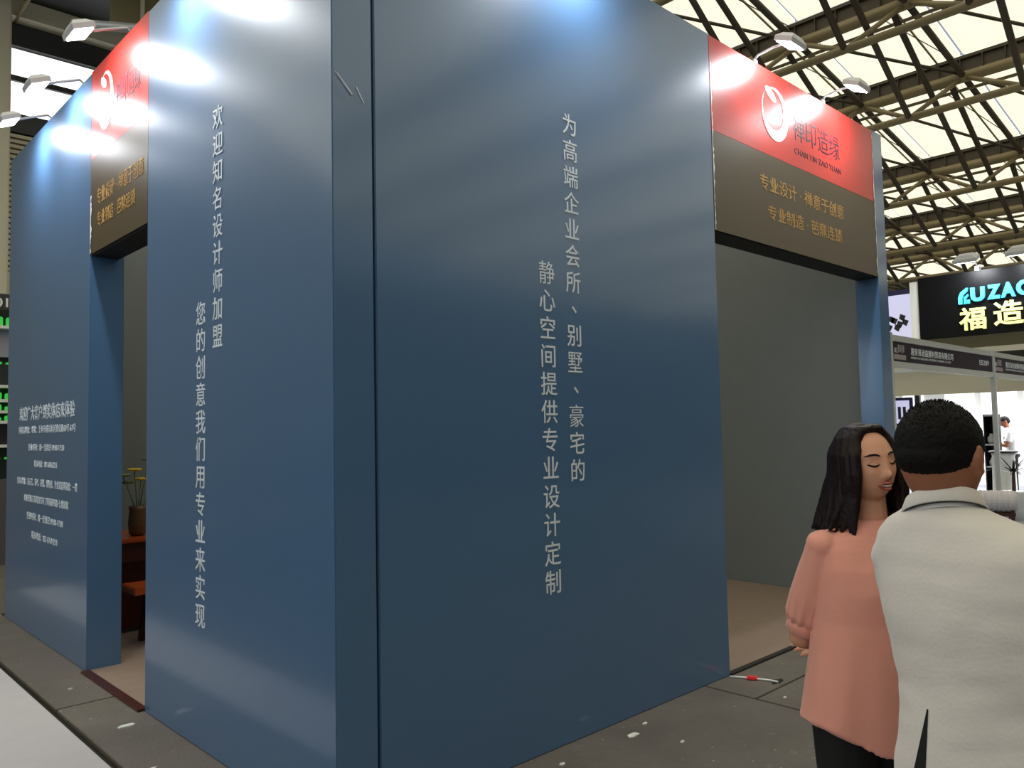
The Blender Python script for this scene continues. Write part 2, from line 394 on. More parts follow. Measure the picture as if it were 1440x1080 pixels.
# torn film edges and the peeled film at the corner
def torn(par, fn, z0, z1, n, wmax):
    mb = MB(); pts = []
    for k in range(n+1):
        z = z0+(z1-z0)*k/n; pts.append((z, random.uniform(.1, 1)*wmax))
    va = [mb.bm.verts.new(fn(0, z)) for z, _ in pts]; vb = [mb.bm.verts.new(fn(w_, z+random.uniform(-.01, .01))) for z, w_ in pts]
    for k in range(n): mb.bm.faces.new((va[k], va[k+1], vb[k+1], vb[k]))
    mb.build('torn_film_edge', LOGOW, par)
torn(hr, lambda a, z: (4.440+a, P-.003, z), 2.80, 3.9, 46, .016)
torn(hr, lambda a, z: (6.992-a, P-.003, z), 2.82, 4.05, 40, .02)
torn(hl, lambda a, z: (Q-.003, 5.872-a, z), 2.80, 3.2, 26, .03)
mb = MB(); mb.poly([(1.664, P-.003, 3.0), (1.676, P-.004, 2.992), (1.745, P-.004, 2.925), (1.738, P-.003, 2.925)], (0, -.004, 0)); mb.build('peeled_film', LOGOW, pl)
mb = MB(); mb.poly([(1.76, P-.002, 2.965), (1.764, P-.002, 2.965), (1.80, P-.002, 2.905), (1.797, P-.002, 2.905)], (0, -.002, 0)); mb.build('peeled_film', LOGOW, pl)
# thresholds in the two openings
bx('threshold_strip', DARKGAP, 4.44, 6.99, YR-.01, YR+.028, -.011, .012, bev=0)
bx('threshold_strip', WOODD, XL-.035, XL+.018, 4.80, 5.87, -.0, .014, bev=0)

# arm floodlights -----------------------------------------------------------
def floodlight(base, out, label, power=LAMP_W, L=.24, scale=1.0, group=None, drop=0.0):
    """base on the panel top; out = unit vector away from the wall"""
    ang = math.atan2(out[1], out[0])
    t = thing('arm_floodlight', label, 'lamp', base, ang - pi/2, group)     # local +y points away from wall
    s = scale
    MB().box(-.02*s, .02*s, -.05*s, .015*s, .0, .05*s, .003).build('clamp', LAMPGREY, t)
    MB().tube([(0, -.01*s, .045*s), (0, .03*s, .075*s), (0, L*s*.6, .09*s-drop*.6), (0, L*s, .085*s-drop)], .009*s, 8).build('arm', LAMPGREY, t, True)
    mb = MB()   # tapered housing, tilted so that its glass looks back at the wall
    def ring(zz, w_, d_): return [(sx*w_*s, L*s+.03*s+sy*d_*s+zz*.35*s, .06*s-drop+zz*s - sy*d_*s*.45) for sx, sy in ((-1,-1),(1,-1),(1,1),(-1,1))]
    mb.rings([ring(.0, .105, .062), ring(.03, .105, .062), ring(.062, .06, .036)]); mb.build('housing', LAMPGREY, t)
    def g(zz, w_, d_): return [(sx*w_*s, L*s+.03*s+sy*d_*s+zz*.35*s, .06*s-drop+zz*s - sy*d_*s*.45) for sx, sy in ((-1,-1),(1,-1),(1,1),(-1,1))]
    MB().rings([g(-.006, .09, .05), g(-.001, .09, .05)]).build('lamp_glass', LAMPGLASS, t)
    ld = bpy.data.lights.new('flood_glow', 'AREA'); ld.shape = 'RECTANGLE'; ld.size = .17*s; ld.size_y = .1*s; ld.energy = power; ld.color = (.93, .96, 1)
    lo = bpy.data.objects.new('flood_glow', ld); C.objects.link(lo); lo.parent = t
    lo.location = (0, L*s+.026*s, .038*s-drop)
    lo.rotation_euler = (-R(25), 0, 0)      # -Z tilted toward the wall (local -y)
    return t
floodlight((3.05, YR+.05, HT+.02), (0, -1), 'floodlight on the near right blue wall panel, above the frame', group=None)
floodlight((5.11, YR+.05, HT+.02), (0, -1), 'left of the two arm floodlights on the right red header', group=None)
floodlight((6.17, YR+.05, HT+.02), (0, -1), 'right of the two arm floodlights on the right red header, above the dark characters', group=None)
floodlight((XL+.05, 4.12, HT+.002), (-1, 0), 'floodlight on the left blue panel beside the corner, above the frame', group=None, drop=.115, L=.27)
floodlight((XL+.05, 5.24, HT+.006), (-1, 0), 'bright arm floodlight on top of the left red header', group=None, drop=.115, L=.27)
floodlight((XL+.05, 6.24, HT+.006), (-1, 0), 'pale arm floodlight in front of the bright hall window', group=None, drop=.115, L=.27)
floodlight((XL+.05, 7.10, HT+.006), (-1, 0), 'arm floodlight at the far left end of the blue booth, cut by the frame edge', group=None, drop=.115, L=.27)

# furniture inside the left opening ----------------------------------------
tb = thing('tea_table', 'dark red wooden tea table seen through the narrow left opening', 'table', (2.95, 6.95, .006))
MB().box(-.95, .95, -.33, .33, .715, .75, .008).build('tabletop', WOODR, tb)
MB().box(-.88, .88, -.27, .27, .56, .713, .004).build('apron', WOODD, tb)
MB().box(-.86, .86, -.2, -.17, .03, .558, .004).build('modesty_panel', WOODD, tb)
for sx in (-1, 1):
    for sy in (-1, 1): MB().tube([(sx*.85, sy*.24, .0), (sx*.85, sy*.24, .56)], [.028, .036], 8).build('leg', WOODD, tb, True)
bn = thing('bench', 'orange brown wooden bench standing in front of the dark tea table', 'bench', (2.85, 6.32, .006))
MB().box(-.8, .8, -.15, .15, .385, .44, .008).build('seat', WOODR, bn)
for sx in (-1, 1):
    for sy in (-1, 1): MB().bar((sx*.66, sy*.11, .0), (sx*.62, sy*.09, .386), .045).build('leg', WOODD, bn)
MB().bar((-.62, 0, .16), (.62, 0, .16), .03, .05).build('stretcher', WOODD, bn)
MB().box(-.6, .6, -.105, -.085, .03, .384, .003).build('front_panel', WOODD, bn)
vs = thing('flower_vase', 'brown clay vase holding yellow flowers on the tea table', 'vase', (2.28, 6.80, .757))
mb = MB(); prof = [(.045, 0), (.066, .02), (.072, .10), (.066, .17), (.062, .2), (.068, .235)]
mb.rings([[(rr*cos(2*pi*k/20), rr*sin(2*pi*k/20), zz) for k in range(20)] for rr, zz in prof]); mb.build('pot', CLAY, vs, True)
for (dx, dy, h, fl_) in ((-.03, -.02, .34, 1), (.07, 0, .42, 0), (.03, .03, .26, 1), (-.07, .02, .24, 0), (.09, -.03, .2, 1), (-.11, -.04, .30, 0)):
    st = MB().tube([(dx*.15, dy*.15, .18), (dx*.6, dy*.6, .18+h*.5), (dx*1.2, dy*1.2, .18+h)], .004, 6).build('stem', LEAF, vs, True)
    mb = MB(); c = Vector((dx*1.2, dy*1.2, .18+h))
    for k in range(9):
        a = k*2.4; d = Vector((cos(a), sin(a), .35)).normalized()
        mb.ell(c+d*.03, (.032, .020, .012), Matrix.Rotation(a, 3, 'Z'), 8)
    mb.build('flower' if fl_ else 'leaf_tuft', YFLOW if fl_ else LEAF, st, True)
for k, (dx, dy) in enumerate(((-.28, -.16), (.18, -.2))):
    t = MB().rings([[(rr*cos(2*pi*j/16), rr*sin(2*pi*j/16), zz) for j in range(16)] for rr, zz in ((.03, 0), (.034, .003), (.062, .014), (.06, .017), (.032, .007))]).build('saucer', LOGOW, None, True, (2.33+dx, 6.95+dy, .757))
    tag(t, 'small pale saucer on the tea table, %s of the flower vase' % ('left' if k == 0 else 'right'), 'saucer')

# ================================================================== FLOOR LITTER
lt = thing('marker_stick', 'thin white stick wrapped with red tape lying on the slabs near the right opening', 'stick', (4.45, 2.60, .002), R(-62))
MB().tube([(-.13, 0, .008), (-.05, .004, .007), (.1, -.01, .006), (.15, -.03, .006)], .0055, 6).build('stick', LOGOW, lt, True)
mb = MB(); mb.box(-.03, .03, -.022, .022, .0, .018, .005); mb.build('red_tape', mat('red_tape', (225, 50, 50), .5), lt)
spots = [((1.52, 3.02), .035, 'white plaster scrap on the concrete strip by the left wall foot'), ((1.44, 3.62), .03, 'pale chalky scrap lying on the concrete strip'),
         ((1.47, 5.55), .016, 'white speck on the concrete strip before the left opening'), ((1.40, 3.95), .026, 'pale flake on the concrete strip, near the carpet seam'),
         ((3.42, 2.63), .022, 'small pale crumb beside the paper scrap at the right wall foot'), ((4.28, 2.30), .018, 'white crumb on the slab just before the marker stick'),
         ((3.25, 2.58), .05, 'white paper scrap on the concrete close to the right wall'), ((2.75, 2.60), .022, 'tiny white crumb beside the right wall foot'),
         ((1.50, 4.62), .05, 'crumpled white film scrap by the left threshold'), ((3.35, 2.35), .02, 'small white flake on the open concrete floor')]
for (x, y), s, lab in spots:
    mb = MB(); n = 9
    top = [(s*random.uniform(.5, 1)*cos(2*pi*k/n), s*.6*random.uniform(.5, 1)*sin(2*pi*k/n), random.uniform(.003, .007)) for k in range(n)]
    mb.rings([[(a*1.02, b*1.02, 0) for a, b, c in top], top]); o = mb.build('paper_scrap', WHITE, None, False, (x, y, .0005)); tag(o, lab, 'scrap')
mb = MB(); n = 14
top = [(.07*random.uniform(.6, 1)*cos(2*pi*k/n), .03*random.uniform(.6, 1)*sin(2*pi*k/n), .003) for k in range(n)]
mb.rings([[(a, b, 0) for a, b, c in top], top]); tag(mb.build('dark_patch', BLACK, None, False, (4.52, 2.47, .0005)), 'flat dark stain on the slab near the pink blouse', 'scrap')  # thin black sheet stands for a stain on the slab

# light aisle covering lower left
o = MB().box(.80, 1.265, 3.4, 9.5, -.0115, .003, .002).build('aisle_carpet', CARP); tag(o, 'light grey aisle carpet beside the left blue wall', 'carpet')

o = MB().box(-8.0, .78, 3.4, 12.5, -.0115, .0, .002).build('added_dark_carpet', mat('added_dark_carpet', (52, 52, 56), .95, var=.1, vscale=9)); tag(o, 'added dark carpet left of the viewpoint, unseen, darkening the left wall reflection', 'carpet')  # unseen dark floor, added to subdue the reflection low in the left wall

# ================================================================== SHELL SCHEME STAND, RIGHT
sh = thing('shell_stand', 'white framed stand with dark name fascia to the right of the blue booth', 'stand')
SY = 3.41
for x0, x1 in ((8.95, 12.50), (12.56, 15.15)):
    MB().box(x0, x1, SY-.015, SY+.025, 2.43, 2.50, .003).build('top_rail', ALU, sh)
    MB().box(x0, x1, SY-.015, SY+.025, 2.14, 2.21, .003).build('bottom_rail', ALU, sh)
    fs = MB().box(x0, x1, SY-.004, SY+.012, 2.211, 2.429).build('name_fascia', PURP, sh)
    d = x0-8.95
    text('惠安县诒益建材贸易有限公司', LETW, fs, 'R', 9.52+d, 10.92+d, 2.30, 2.385, plane=SY-.005, off=.012)
    text('HUIAN YIYI BUILDING MATERIALS TRADING CO.,LTD', LETW, fs, 'R', 9.52+d, 10.82+d, 2.255, 2.285, plane=SY-.005)
    text('E5289', LETW, fs, 'R', 11.95+d, 12.35+d, 2.29, 2.36, plane=SY-.005, off=.012)
    text('E', LETW, fs, 'R', 9.05+d, 9.12+d, 2.31, 2.36, plane=SY-.005, off=.01)
    mb = MB()
    for a in range(4):
        mb.box(9.14+d+a*.05, 9.17+d+a*.05, SY-.008, SY-.004, 2.31+.01*(a % 2), 2.40)
    mb.box(9.02+d, 9.36+d, SY-.008, SY-.004, 2.235, 2.29); mb.build('show_logo', mat('dull_white', (150, 140, 140), .6), fs)
for x in (8.92, 12.53, 15.18):
    MB().box(x-.03, x+.03, SY-.03, SY+.03, 0, 2.52, .006).build('post', ALU, sh)
    MB().box(x-.022, x+.022, SY+2.97, SY+3.03, 0, 2.52, .006).build('post', ALU, sh)
MB().box(8.95, 15.15, SY+2.98, SY+3.02, .0, 2.5).build('back_panel', WHITE, sh)
for x in (8.92, 12.53, 15.18): MB().box(x-.02, x+.02, SY+.03, SY+2.97, 2.44, 2.5).build('ceiling_rail', ALU, sh)

# black sign stand with the blue and yellow letters
gz = thing('sign_stand', 'tall black sign wall with cyan latin letters and yellow Chinese characters', 'sign')
GX = 15.5+1.2
K = GX/15.5
def zk(z): return 1.55+(z-1.55)*K
bd = MB().box(GX, GX+.25, -4.0, 5.37*K, zk(3.03), zk(4.17), .01).build('sign_board', BLKSIGN, gz)
MB().box(GX+.02, GX+.3, 5.375*K, 5.52*K, zk(2.9), zk(4.12)).build('white_return', WHITE, gz)
def gl(s, a, b, z0, z1, m, off): return text(s, m, bd, 'L', a*K, b*K, zk(z0), zk(z1), plane=GX-.001, ext=.05, off=off)
gl('U', 4.49, 4.27, 3.62, 3.87, CYAN, .05); gl('Z', 4.23, 4.03, 3.63, 3.88, CYAN, .05)
gl('A', 4.02, 3.80, 3.635, 3.89, CYAN, .05); gl('O', 3.79, 3.53, 3.635, 3.90, CYAN, .05)
mb = MB()
def gp(pts): mb.poly([(GX-.002, y*K, zk(z)) for y, z in pts], (-.05, 0, 0))
gp([(4.69, 3.60), (4.69, 3.72), (4.65, 3.81), (4.56, 3.875), (4.53, 3.88), (4.54, 3.82), (4.60, 3.77), (4.63, 3.70), (4.63, 3.60)])
gp([(4.60, 3.60), (4.60, 3.71), (4.53, 3.77), (4.53, 3.73), (4.57, 3.69), (4.57, 3.60)]); gp([(4.55, 3.60), (4.55, 3.67), (4.51, 3.67), (4.51, 3.60)])
mb.build('emblem', CYAN, bd)
gl('福', 4.69, 4.27, 3.13, 3.53, YEL, .018); gl('造', 4.15, 3.70, 3.16, 3.58, YEL, .018); gl('家', 3.55, 3.15, 3.16, 3.58, YEL, .018)
for y in (4.4, 3.6, 2.7):
    floodlight((GX+.1, y*K, zk(4.17)), (-1, 0), 'floodlight on top of the black sign wall, %s' % {4.4: 'above the first letters', 3.6: 'above the last cyan letter', 2.7: 'beyond the right frame edge'}[y], 30, .3, 1.9, None)
# lit poster beside it
po = thing('framed_poster', 'large lit poster in a navy frame left of the black sign wall', 'poster', (GX+.6, 0, 0))
MB().box(0, .08, 5.60*K, 7.0*K, zk(2.6), zk(4.1)).build('frame', NAVY, po)
MB().box(-.006, 0, 5.70*K, 6.9*K, zk(2.7), zk(4.0)).build('poster_sheet', SCREENP, po)
mb = MB()
for k in range(9):
    y = 5.75+k*.05; z = 3.48+.1*sin(k*1.7); mb.poly([(-.01, y*K, zk(z)), (-.01, (y+.1)*K, zk(z+.05)), (-.01, (y+.13)*K, zk(z-.04)), (-.01, (y+.05)*K, zk(z-.1))], (.003, 0, 0))
mb.build('dark_print', DGREY, po)
# interior of that far stand
ft = thing('showroom_stand', 'bright white showroom stand behind the name fascia stand', 'stand')
MB().box(15.3, 15.36, -4, 7.6, 2.02, 2.50).build('header_panel', BEIGE, ft)
MB().box(15.4, 21.4, -4, 7.6, 2.5, 2.56).build('soffit', BEIGE, ft)
MB().box(21.4, 21.5, -4, 8.2, 0, 3.3).build('rear_wall', WHITE, ft)
for k, (y0, y1) in enumerate(((7.4, 7.9), (6.25, 6.9), (5.35, 6.1), (3.6, 5.2), (1.6, 3.4))):
    MB().box(21.36, 21.40, y0, y1, .9, 2.35, .004).build('lightbox', WHITEB, ft)
MB().box(19.2, 19.3, -4, 7.6, 2.80, 3.0).build('ceiling_beam', DGREY, ft)
for k, y in enumerate((6.4, 4.6, 2.6)):
    ld = bpy.data.lights.new('added_stand_fill', 'AREA'); ld.size = 1.4; ld.energy = 150  # fill lights added to brighten the white rear wall
    lo = bpy.data.objects.new('added_stand_fill', ld); C.objects.link(lo); lo.location = (18.6, y, 2.45); lo.parent = ft
    MB().box(17.9, 19.3, y-.7, y+.7, 2.46, 2.49).build('added_light_panel', WHITE, ft)  # panel added above each fill light
fp = thing('small_framed_screen', 'small screen in a navy frame glowing beside the blue booth edge', 'screen', (17.5, 0, 0))
MB().box(0, .06, 6.28, 6.80, 1.45, 2.05, .005).build('frame', NAVY, fp)
MB().box(-.01, 0, 6.34, 6.74, 1.51, 1.99).build('screen_face', SCREENP, fp)
mb = MB()
for k in range(3): mb.box(-.014, -.01, 6.41+k*.1, 6.47+k*.1, 1.6, 1.86)
mb.build('dark_print', DGREY, fp)
MB().box(.0, .06, 6.5, 6.56, 0, 1.45).build('stand_pole', DGREY, fp)
sp = MB().box(17.4, 17.5, 6.1, 6.2, 0, 2.25, .01).build('dark_post', DGREY); tag(sp, 'slim dark post beside the small framed screen', 'post')
# dark shelving
shf = thing('dark_shelf', 'black display shelf with pale goods behind the white post', 'shelf', (17.6, 4.78, 0))
MB().box(.25, .3, .0, .2, 0, 1.66).build('back', BLACK, shf)
for y in (.0, .18): MB().box(-.1, .25, y, y+.02, 0, 1.66).build('side', BLACK, shf)
for z in (.1, .62, 1.05, 1.62): MB().box(-.1, .25, .02, .18, z, z+.03).build('shelf_board', ALU, shf)
MB().box(-.1, .25, .0, .2, 0, .1).build('plinth', WHITE, shf)
for k, (y, z, s) in enumerate(((.1, 1.081, .10), (.1, .651, .08))):
    mb = MB(); mb.rings([[(.02+rr*s*cos(2*pi*j/14), y+rr*s*sin(2*pi*j/14), z+zz*s) for j in range(14)] for rr, zz in ((.5, 0), (.75, .5), (.7, 1.2), (.3, 1.7), (.4, 2.0))])
    tag(mb.build('pale_vase', WHITE, None, True, (17.6, 4.78, 0)), 'pale vase on the %s shelf of the black display' % ('middle' if k == 0 else 'lower'), 'vase')
ct = thing('round_counter', 'round white counter in front of the man in the white T-shirt', 'counter', (16.6, 4.42, 0))
mb = MB(); mb.rings([[(rr*cos(2*pi*k/28), rr*sin(2*pi*k/28), zz) for k in range(28)] for rr, zz in ((.26, 0), (.26, .06), (.2, .08), (.18, .88), (.2, .94))]); mb.build('body', WHITE, ct, True)
MB().rings([[(rr*cos(2*pi*k/28), rr*sin(2*pi*k/28), zz) for k in range(28)] for rr, zz in ((.22, .945), (.24, .955), (.24, .97), (.22, .98))]).build('top', BLACK, ct, True)

# woven bench with dark legs
wbn = thing('woven_bench', 'bench with a rounded white woven seat and dark wooden legs behind the man in cream', 'bench', (10.5, 2.95, 0), R(20))
mb = MB(); n = 24
for (w0, w1) in ((-.25, .34),):
    rr = []
    for j in range(23):
        y = w0+(w1-w0)*j/22; rd = .125 + (.004 if j % 2 else -.004)
        if j in (0, 22): rd = .105
        rr.append([(rd*1.5*cos(2*pi*k/n), y, .60+rd*sin(2*pi*k/n)+.003*(k % 2)) for k in range(n)])
    mb.rings(rr)
mb.build('woven_seat', mat('woven_white', (205, 200, 204), .7, var=.25, vscale=60, bump=.8, bscale=150), wbn)
for sx in (-.12, .12):
    for y in (-.2, .3): MB().bar((sx, y, 0), (sx*.9, y, .52), .04).build('leg', WOODD, wbn)
MB().box(-.13, .13, -.23, .32, .44, .485, .004).build('seat_frame', WOODD, wbn)
# spiky plant
pt = thing('spiky_plant', 'dark spiky leaved potted plant at the right frame edge', 'plant', (14.2, 3.66, 0))
mb = MB(); mb.rings([[(rr*cos(2*pi*k/20), rr*sin(2*pi*k/20), zz) for k in range(20)] for rr, zz in ((.14, 0), (.19, .42), (.2, .44), (.17, .44))]); mb.build('pot', WHITE, pt, True)
MB().tube([(0, 0, .42), (.01, 0, .75)], [.03, .022], 8).build('stem', WOODD, pt, True)
for k in range(26):
    a = k*2.399; el = .2+.9*((k*7) % 26)/26; L = .42+.12*random.random(); mb = MB()
    d = Vector((cos(a)*cos(el), sin(a)*cos(el), sin(el))); sd = Vector((-sin(a), cos(a), 0)); nn = 5; c = Vector((.01, 0, .72)); l = []; r_ = []
    for j in range(nn+1):
        q = j/nn; p = c + d*L*q + Vector((0, 0, -.16*q*q)); wd = .016*(1-q)**.6+.001
        l.append(p+sd*wd); r_.append(p-sd*wd)
    vl = [mb.bm.verts.new(p) for p in l]; vr = [mb.bm.verts.new(p) for p in r_]
    for j in range(nn): mb.bm.faces.new((vl[j], vl[j+1], vr[j+1], vr[j]))
    mb.build('leaf', LEAFD, pt)

# ================================================================== LEFT FAR STAND (sliver at frame edge)
ls = thing('display_wall', 'dark stand with green lit shelves at the left frame edge', 'stand', (0, 11.6, 0))
MB().box(1.2, 3.6, .3, .5, 0, 3.35).build('back_panel', DGREY, ls)
bb = MB().box(1.2, 3.6, 0, .06, 3.18, 3.38).build('name_board', DGREY, ls)
text('A301', WHITE, bb, 'R', 1.95, 2.31, 3.21, 3.33, plane=-.002, off=.02)
MB().box(1.2, 3.6, .02, .3, .0, 1.05).build('base_cabinet', mat('grey_cabinet', (88, 84, 84), .6), ls)
for z in (1.45, 1.75, 1.88, 2.02, 2.2, 2.95): MB().box(1.2, 3.6, .05, .3, z, z+.035).build('shelf_board', WHITE, ls)
MB().box(1.2, 3.6, .2, .29, 2.6, 2.95).build('lit_back', mat('violet_grey', (150, 148, 160), .5), ls)
for z, h in ((1.785, .07), (1.915, .08), (2.055, .12), (2.985, .12), (1.30, .03), (2.5, .03)):
    for k in range(24):
        MB().box(1.25+k*.097, 1.31+k*.097, .1, .16, z, z+h*random.uniform(.6, 1), .01).build('green_tin' if h > .05 else 'green_lamp', GREENL, ls)

# ================================================================== STANDS BEHIND THE CAMERA (seen mirrored in the glossy walls)
op = thing('opposite_stand', 'long dark stand across the aisle, behind the viewpoint', 'stand')
for k in range(6): MB().box(-6+k*3.4, -2.62+k*3.4, -3.0, -2.7, 0, 3.5, .006).build('wall_panel', mat('charcoal_panel', (34, 33, 36), .6) if k == 0 else bpy.data.materials['charcoal_panel'], op)
oc = thing('long_counter', 'long pale counter along the opposite stand, behind the viewpoint', 'counter')
for k in range(5): MB().box(1+k*2.4, 3.38+k*2.4, -2.6, -2.3, 0.0, .72, .006).build('counter_body', GREYIN, oc)
ow = thing('side_stand', 'grey blue stand beyond the left side of the aisle, out of view', 'stand')
for k in range(6): MB().box(-8.6, -8.3, 1+k*3, 3.98+k*3, 0, 1.6, .006).build('wall_panel', DGREY, ow)

#PEOPLE
# ================================================================== PEOPLE
# each figure is modelled round its own upright axis: x to its side, y to the far side, z up; the Empty at its feet turns and places it
def gs(x, z, cx, cz, sx, sz): return math.exp(-((x-cx)/sx)**2-((z-cz)/sz)**2)
def facedet(x, z):
    a = abs(x); h = 0
    h += .021*gs(x, z, 0, -.027, .0125, .014) + .009*gs(x, z, 0, -.004, .009, .026) + .004*gs(a, z, .014, -.034, .008, .009)
    h -= .007*gs(a, z, .031, .010, .017, .013); h += .0045*gs(a, z, .031, .008, .013, .008)
    h += .004*gs(a, z, .03, .032, .024, .008) + .005*gs(a, z, .040, -.022, .02, .022)
    h += .006*gs(x, z, 0, -.056, .026, .016) + .010*gs(x, z, 0, -.088, .026, .016) + .004*gs(a, z, .032, -.062, .02, .02) - .002*gs(x, z, 0, -.072, .02, .006)
    return h
HA, HB, HH = .073, .091, .110
def headpt(p, full=True):      # p on the unit sphere -> head surface, face towards -y
    x, y, z = p; t = max(0, -z)
    sx = HA*(1-.17*t**2.0 + .02*max(0, z)); sy = HB*(1-.10*t if y < 0 else 1-.30*t**1.5)
    v = Vector((x*sx, y*sy, z*HH))
    if y < 0: v.y += .006*(abs(y)**2)                      # flatter face
    if full and y < 0: v.y -= facedet(v.x, v.z)*min(1, -y*1.8)
    return v
def facey(x, z):               # depth of the face surface at (x, z)
    lo, hi = -1.0, -.05; n = 40; best = None
    for k in range(n+1):
        y = lo+(hi-lo)*k/n; q = 1-y*y
        if q < 0: q = 0
        zz = z/HH; xx = math.sqrt(max(0, q-zz*zz))*(1 if x >= 0 else -1)
        v = headpt((xx, y, zz)); e = abs(v.x-x)
        if best is None or e < best[0]: best = (e, v.y)
    return best[1]
def head_bm(mb, Mh, n=72):
    t = bmesh.new(); bmesh.ops.create_uvsphere(t, u_segments=n, v_segments=n*3//4, radius=1)
    for v in t.verts: v.co = Mh @ headpt(v.co)
    me = bpy.data.meshes.new('t'); t.to_mesh(me); t.free(); mb.bm.from_mesh(me); bpy.data.meshes.remove(me)
    for s_ in (-1, 1):         # ears
        for (dx, dy, dz, a, b, c) in ((.074, .008, .002, .008, .017, .029), (.077, .004, -.022, .006, .010, .012), (.081, .016, .006, .004, .012, .024)):
            m = Mh @ Matrix.Translation((s_*dx, dy, dz)) @ Matrix.Rotation(R(12)*s_, 4, 'Z') @ Matrix.Diagonal((a, b, c, 1))
            bmesh.ops.create_uvsphere(mb.bm, u_segments=16, v_segments=10, radius=1, matrix=m)
def limb(mb, pts, rads, n=16):
    for (a, b), (ra, rb) in zip(zip(pts, pts[1:]), zip(rads, rads[1:])):
        mb.tube([a, b], [ra, rb], n); mb.ell(b, (rb, rb, rb), None, 14)
    mb.ell(pts[0], (rads[0],)*3, None, 14)
def hand(mb, wrist, d, palm_n, s=1.0, curl=.5, thumb=1):
    """d: wrist->knuckles, palm_n: direction the palm faces"""
    d = Vector(d).normalized(); pn = Vector(palm_n); pn = (pn-d*pn.dot(d)).normalized(); sd = d.cross(pn); w0 = Vector(wrist)
    m = Matrix((sd, d, pn)).transposed().to_4x4(); m.translation = w0+d*.045*s
    bmesh.ops.create_uvsphere(mb.bm, u_segments=16, v_segments=10, radius=1, matrix=m @ Matrix.Diagonal((.038*s, .05*s, .014*s, 1)))
    for k, L in enumerate((.068, .078, .072, .056)):
        o = (k-1.5)*.019*s; p = w0 + d*(.078-.003*abs(k-1.3))*s + sd*o; a = 0; pts = [w0+d*.05*s+sd*o*.8, p]
        for j, fr in enumerate((.45, .3, .25)):
            a += curl*(.75+.1*k); q = d*cos(a)+pn*sin(a); p = p+q*L*fr*s; pts.append(p)
        limb(mb, pts, [.0088*s, .0088*s, .008*s, .0074*s, .0062*s], 10)
    t0 = w0+d*.02*s+sd*thumb*-.025*s; t1 = t0+(d*.5-sd*thumb*.6+pn*.35).normalized()*.035*s; t2 = t1+(d*.8-sd*thumb*.1+pn*.5).normalized()*.03*s; t3 = t2+(d*.8+sd*thumb*.2+pn*.4).normalized()*.024*s
    limb(mb, [t0, t1, t2, t3], [.012*s, .0105*s, .0095*s, .0075*s], 10)
def ering(c, a, b, yaw, n=40, fold=0, zf=None, ph=0):
    """ellipse of half axes a (to the side) and b (front-back), turned by yaw"""
    out = []
    for k in range(n):
        t = 2*pi*k/n; q = 1+fold*sin(7*t+ph)+fold*.6*sin(13*t+ph*2)
        x = a*cos(t)*q; y = b*sin(t)*q; X = x*cos(yaw)-y*sin(yaw); Y = x*sin(yaw)+y*cos(yaw)
        out.append(Vector((c[0]+X, c[1]+Y, c[2]+(zf(X, Y) if zf else 0))))
    return out
def folds(scale, amp, stretch=(1, 1, .35)):
    def fn(co):
        p = Vector((co.x*stretch[0], co.y*stretch[1], co.z*stretch[2]))*scale
        return amp*(noise.noise(p)+.5*noise.noise(p*2.1))
    return fn
def shoes(parent, pts, yaw, m):
    for x, y in pts:
        mb = MB(); f = Vector((sin(yaw), -cos(yaw), 0))
        limb(mb, [Vector((x, y, .045))-f*.05, Vector((x, y, .04))+f*.06, Vector((x, y, .03))+f*.13], [.045, .04, .03])
        for v in mb.bm.verts: v.co.z = max(v.co.z, 0.0)
        mb.build('shoe', m, parent, True)

# ---------------------------------------------------------------- woman in the pink blouse
th = R(22.1); D = 2.45
W = thing('person', 'woman with long dark hair in a pink half sleeved blouse, hands held behind her back', 'person', (D*cos(th), D*sin(th), 0), th-pi/2)
by = R(40)
Mh = Matrix.Translation((-.021, -.02, 1.434)) @ Matrix.Rotation(R(-8), 4, 'Y') @ Matrix.Rotation(R(37), 4, 'Z') @ Matrix.Rotation(R(6), 4, 'X') @ Matrix.Scale(.93, 4)
mb = MB(); head_bm(mb, Mh)
limb(mb, [(-.018, .02, 1.23), (-.020, .005, 1.355)], [.050, .044])
mb.rings([ering((-.02, .02, 1.26), .075, .06, by), ering((-.02, .01, 1.20), .14, .07, by), ering((-.03, 0, 1.1), .14, .09, by), ering((-.035, 0, .95), .13, .09, by), ering((-.045, 0, .8), .15, .105, by), ering((-.045, 0, .72), .145, .105, by)])
sr = Vector((-.140, -.070, 1.215)); er = Vector((-.214, .0, .942)); wr = Vector((-.165, .125, .895))
limb(mb, [sr, er, wr], [.032, .0315, .024])
hand(mb, wr, (.75, .35, -.3), (-.3, .9, 0), .92, .35)
sl = Vector((.100, .10, 1.215)); el = Vector((.065, .20, .98)); wl = Vector((-.088, .165, .882))
limb(mb, [sl, el, wl], [.032, .034, .025])
hand(mb, wl+Vector((-.02, -.01, 0)), (-1, -.15, .05), (.1, .5, -.6), .95, .22, -1)
for s_ in (-1, 1):
    hx = s_*.075
    limb(mb, [(-.045+hx*cos(by), hx*sin(by), .75), (-.04+hx*cos(by), hx*sin(by)-.01, .42), (-.04+hx*cos(by), hx*sin(by)+.01, .07)], [.072, .045, .032])
blob(mb, 'body', SKIN, W, .0036, 2)
def hp(x, z, out=0.0): return Mh @ Vector((x, facey(x, z)-out, z))
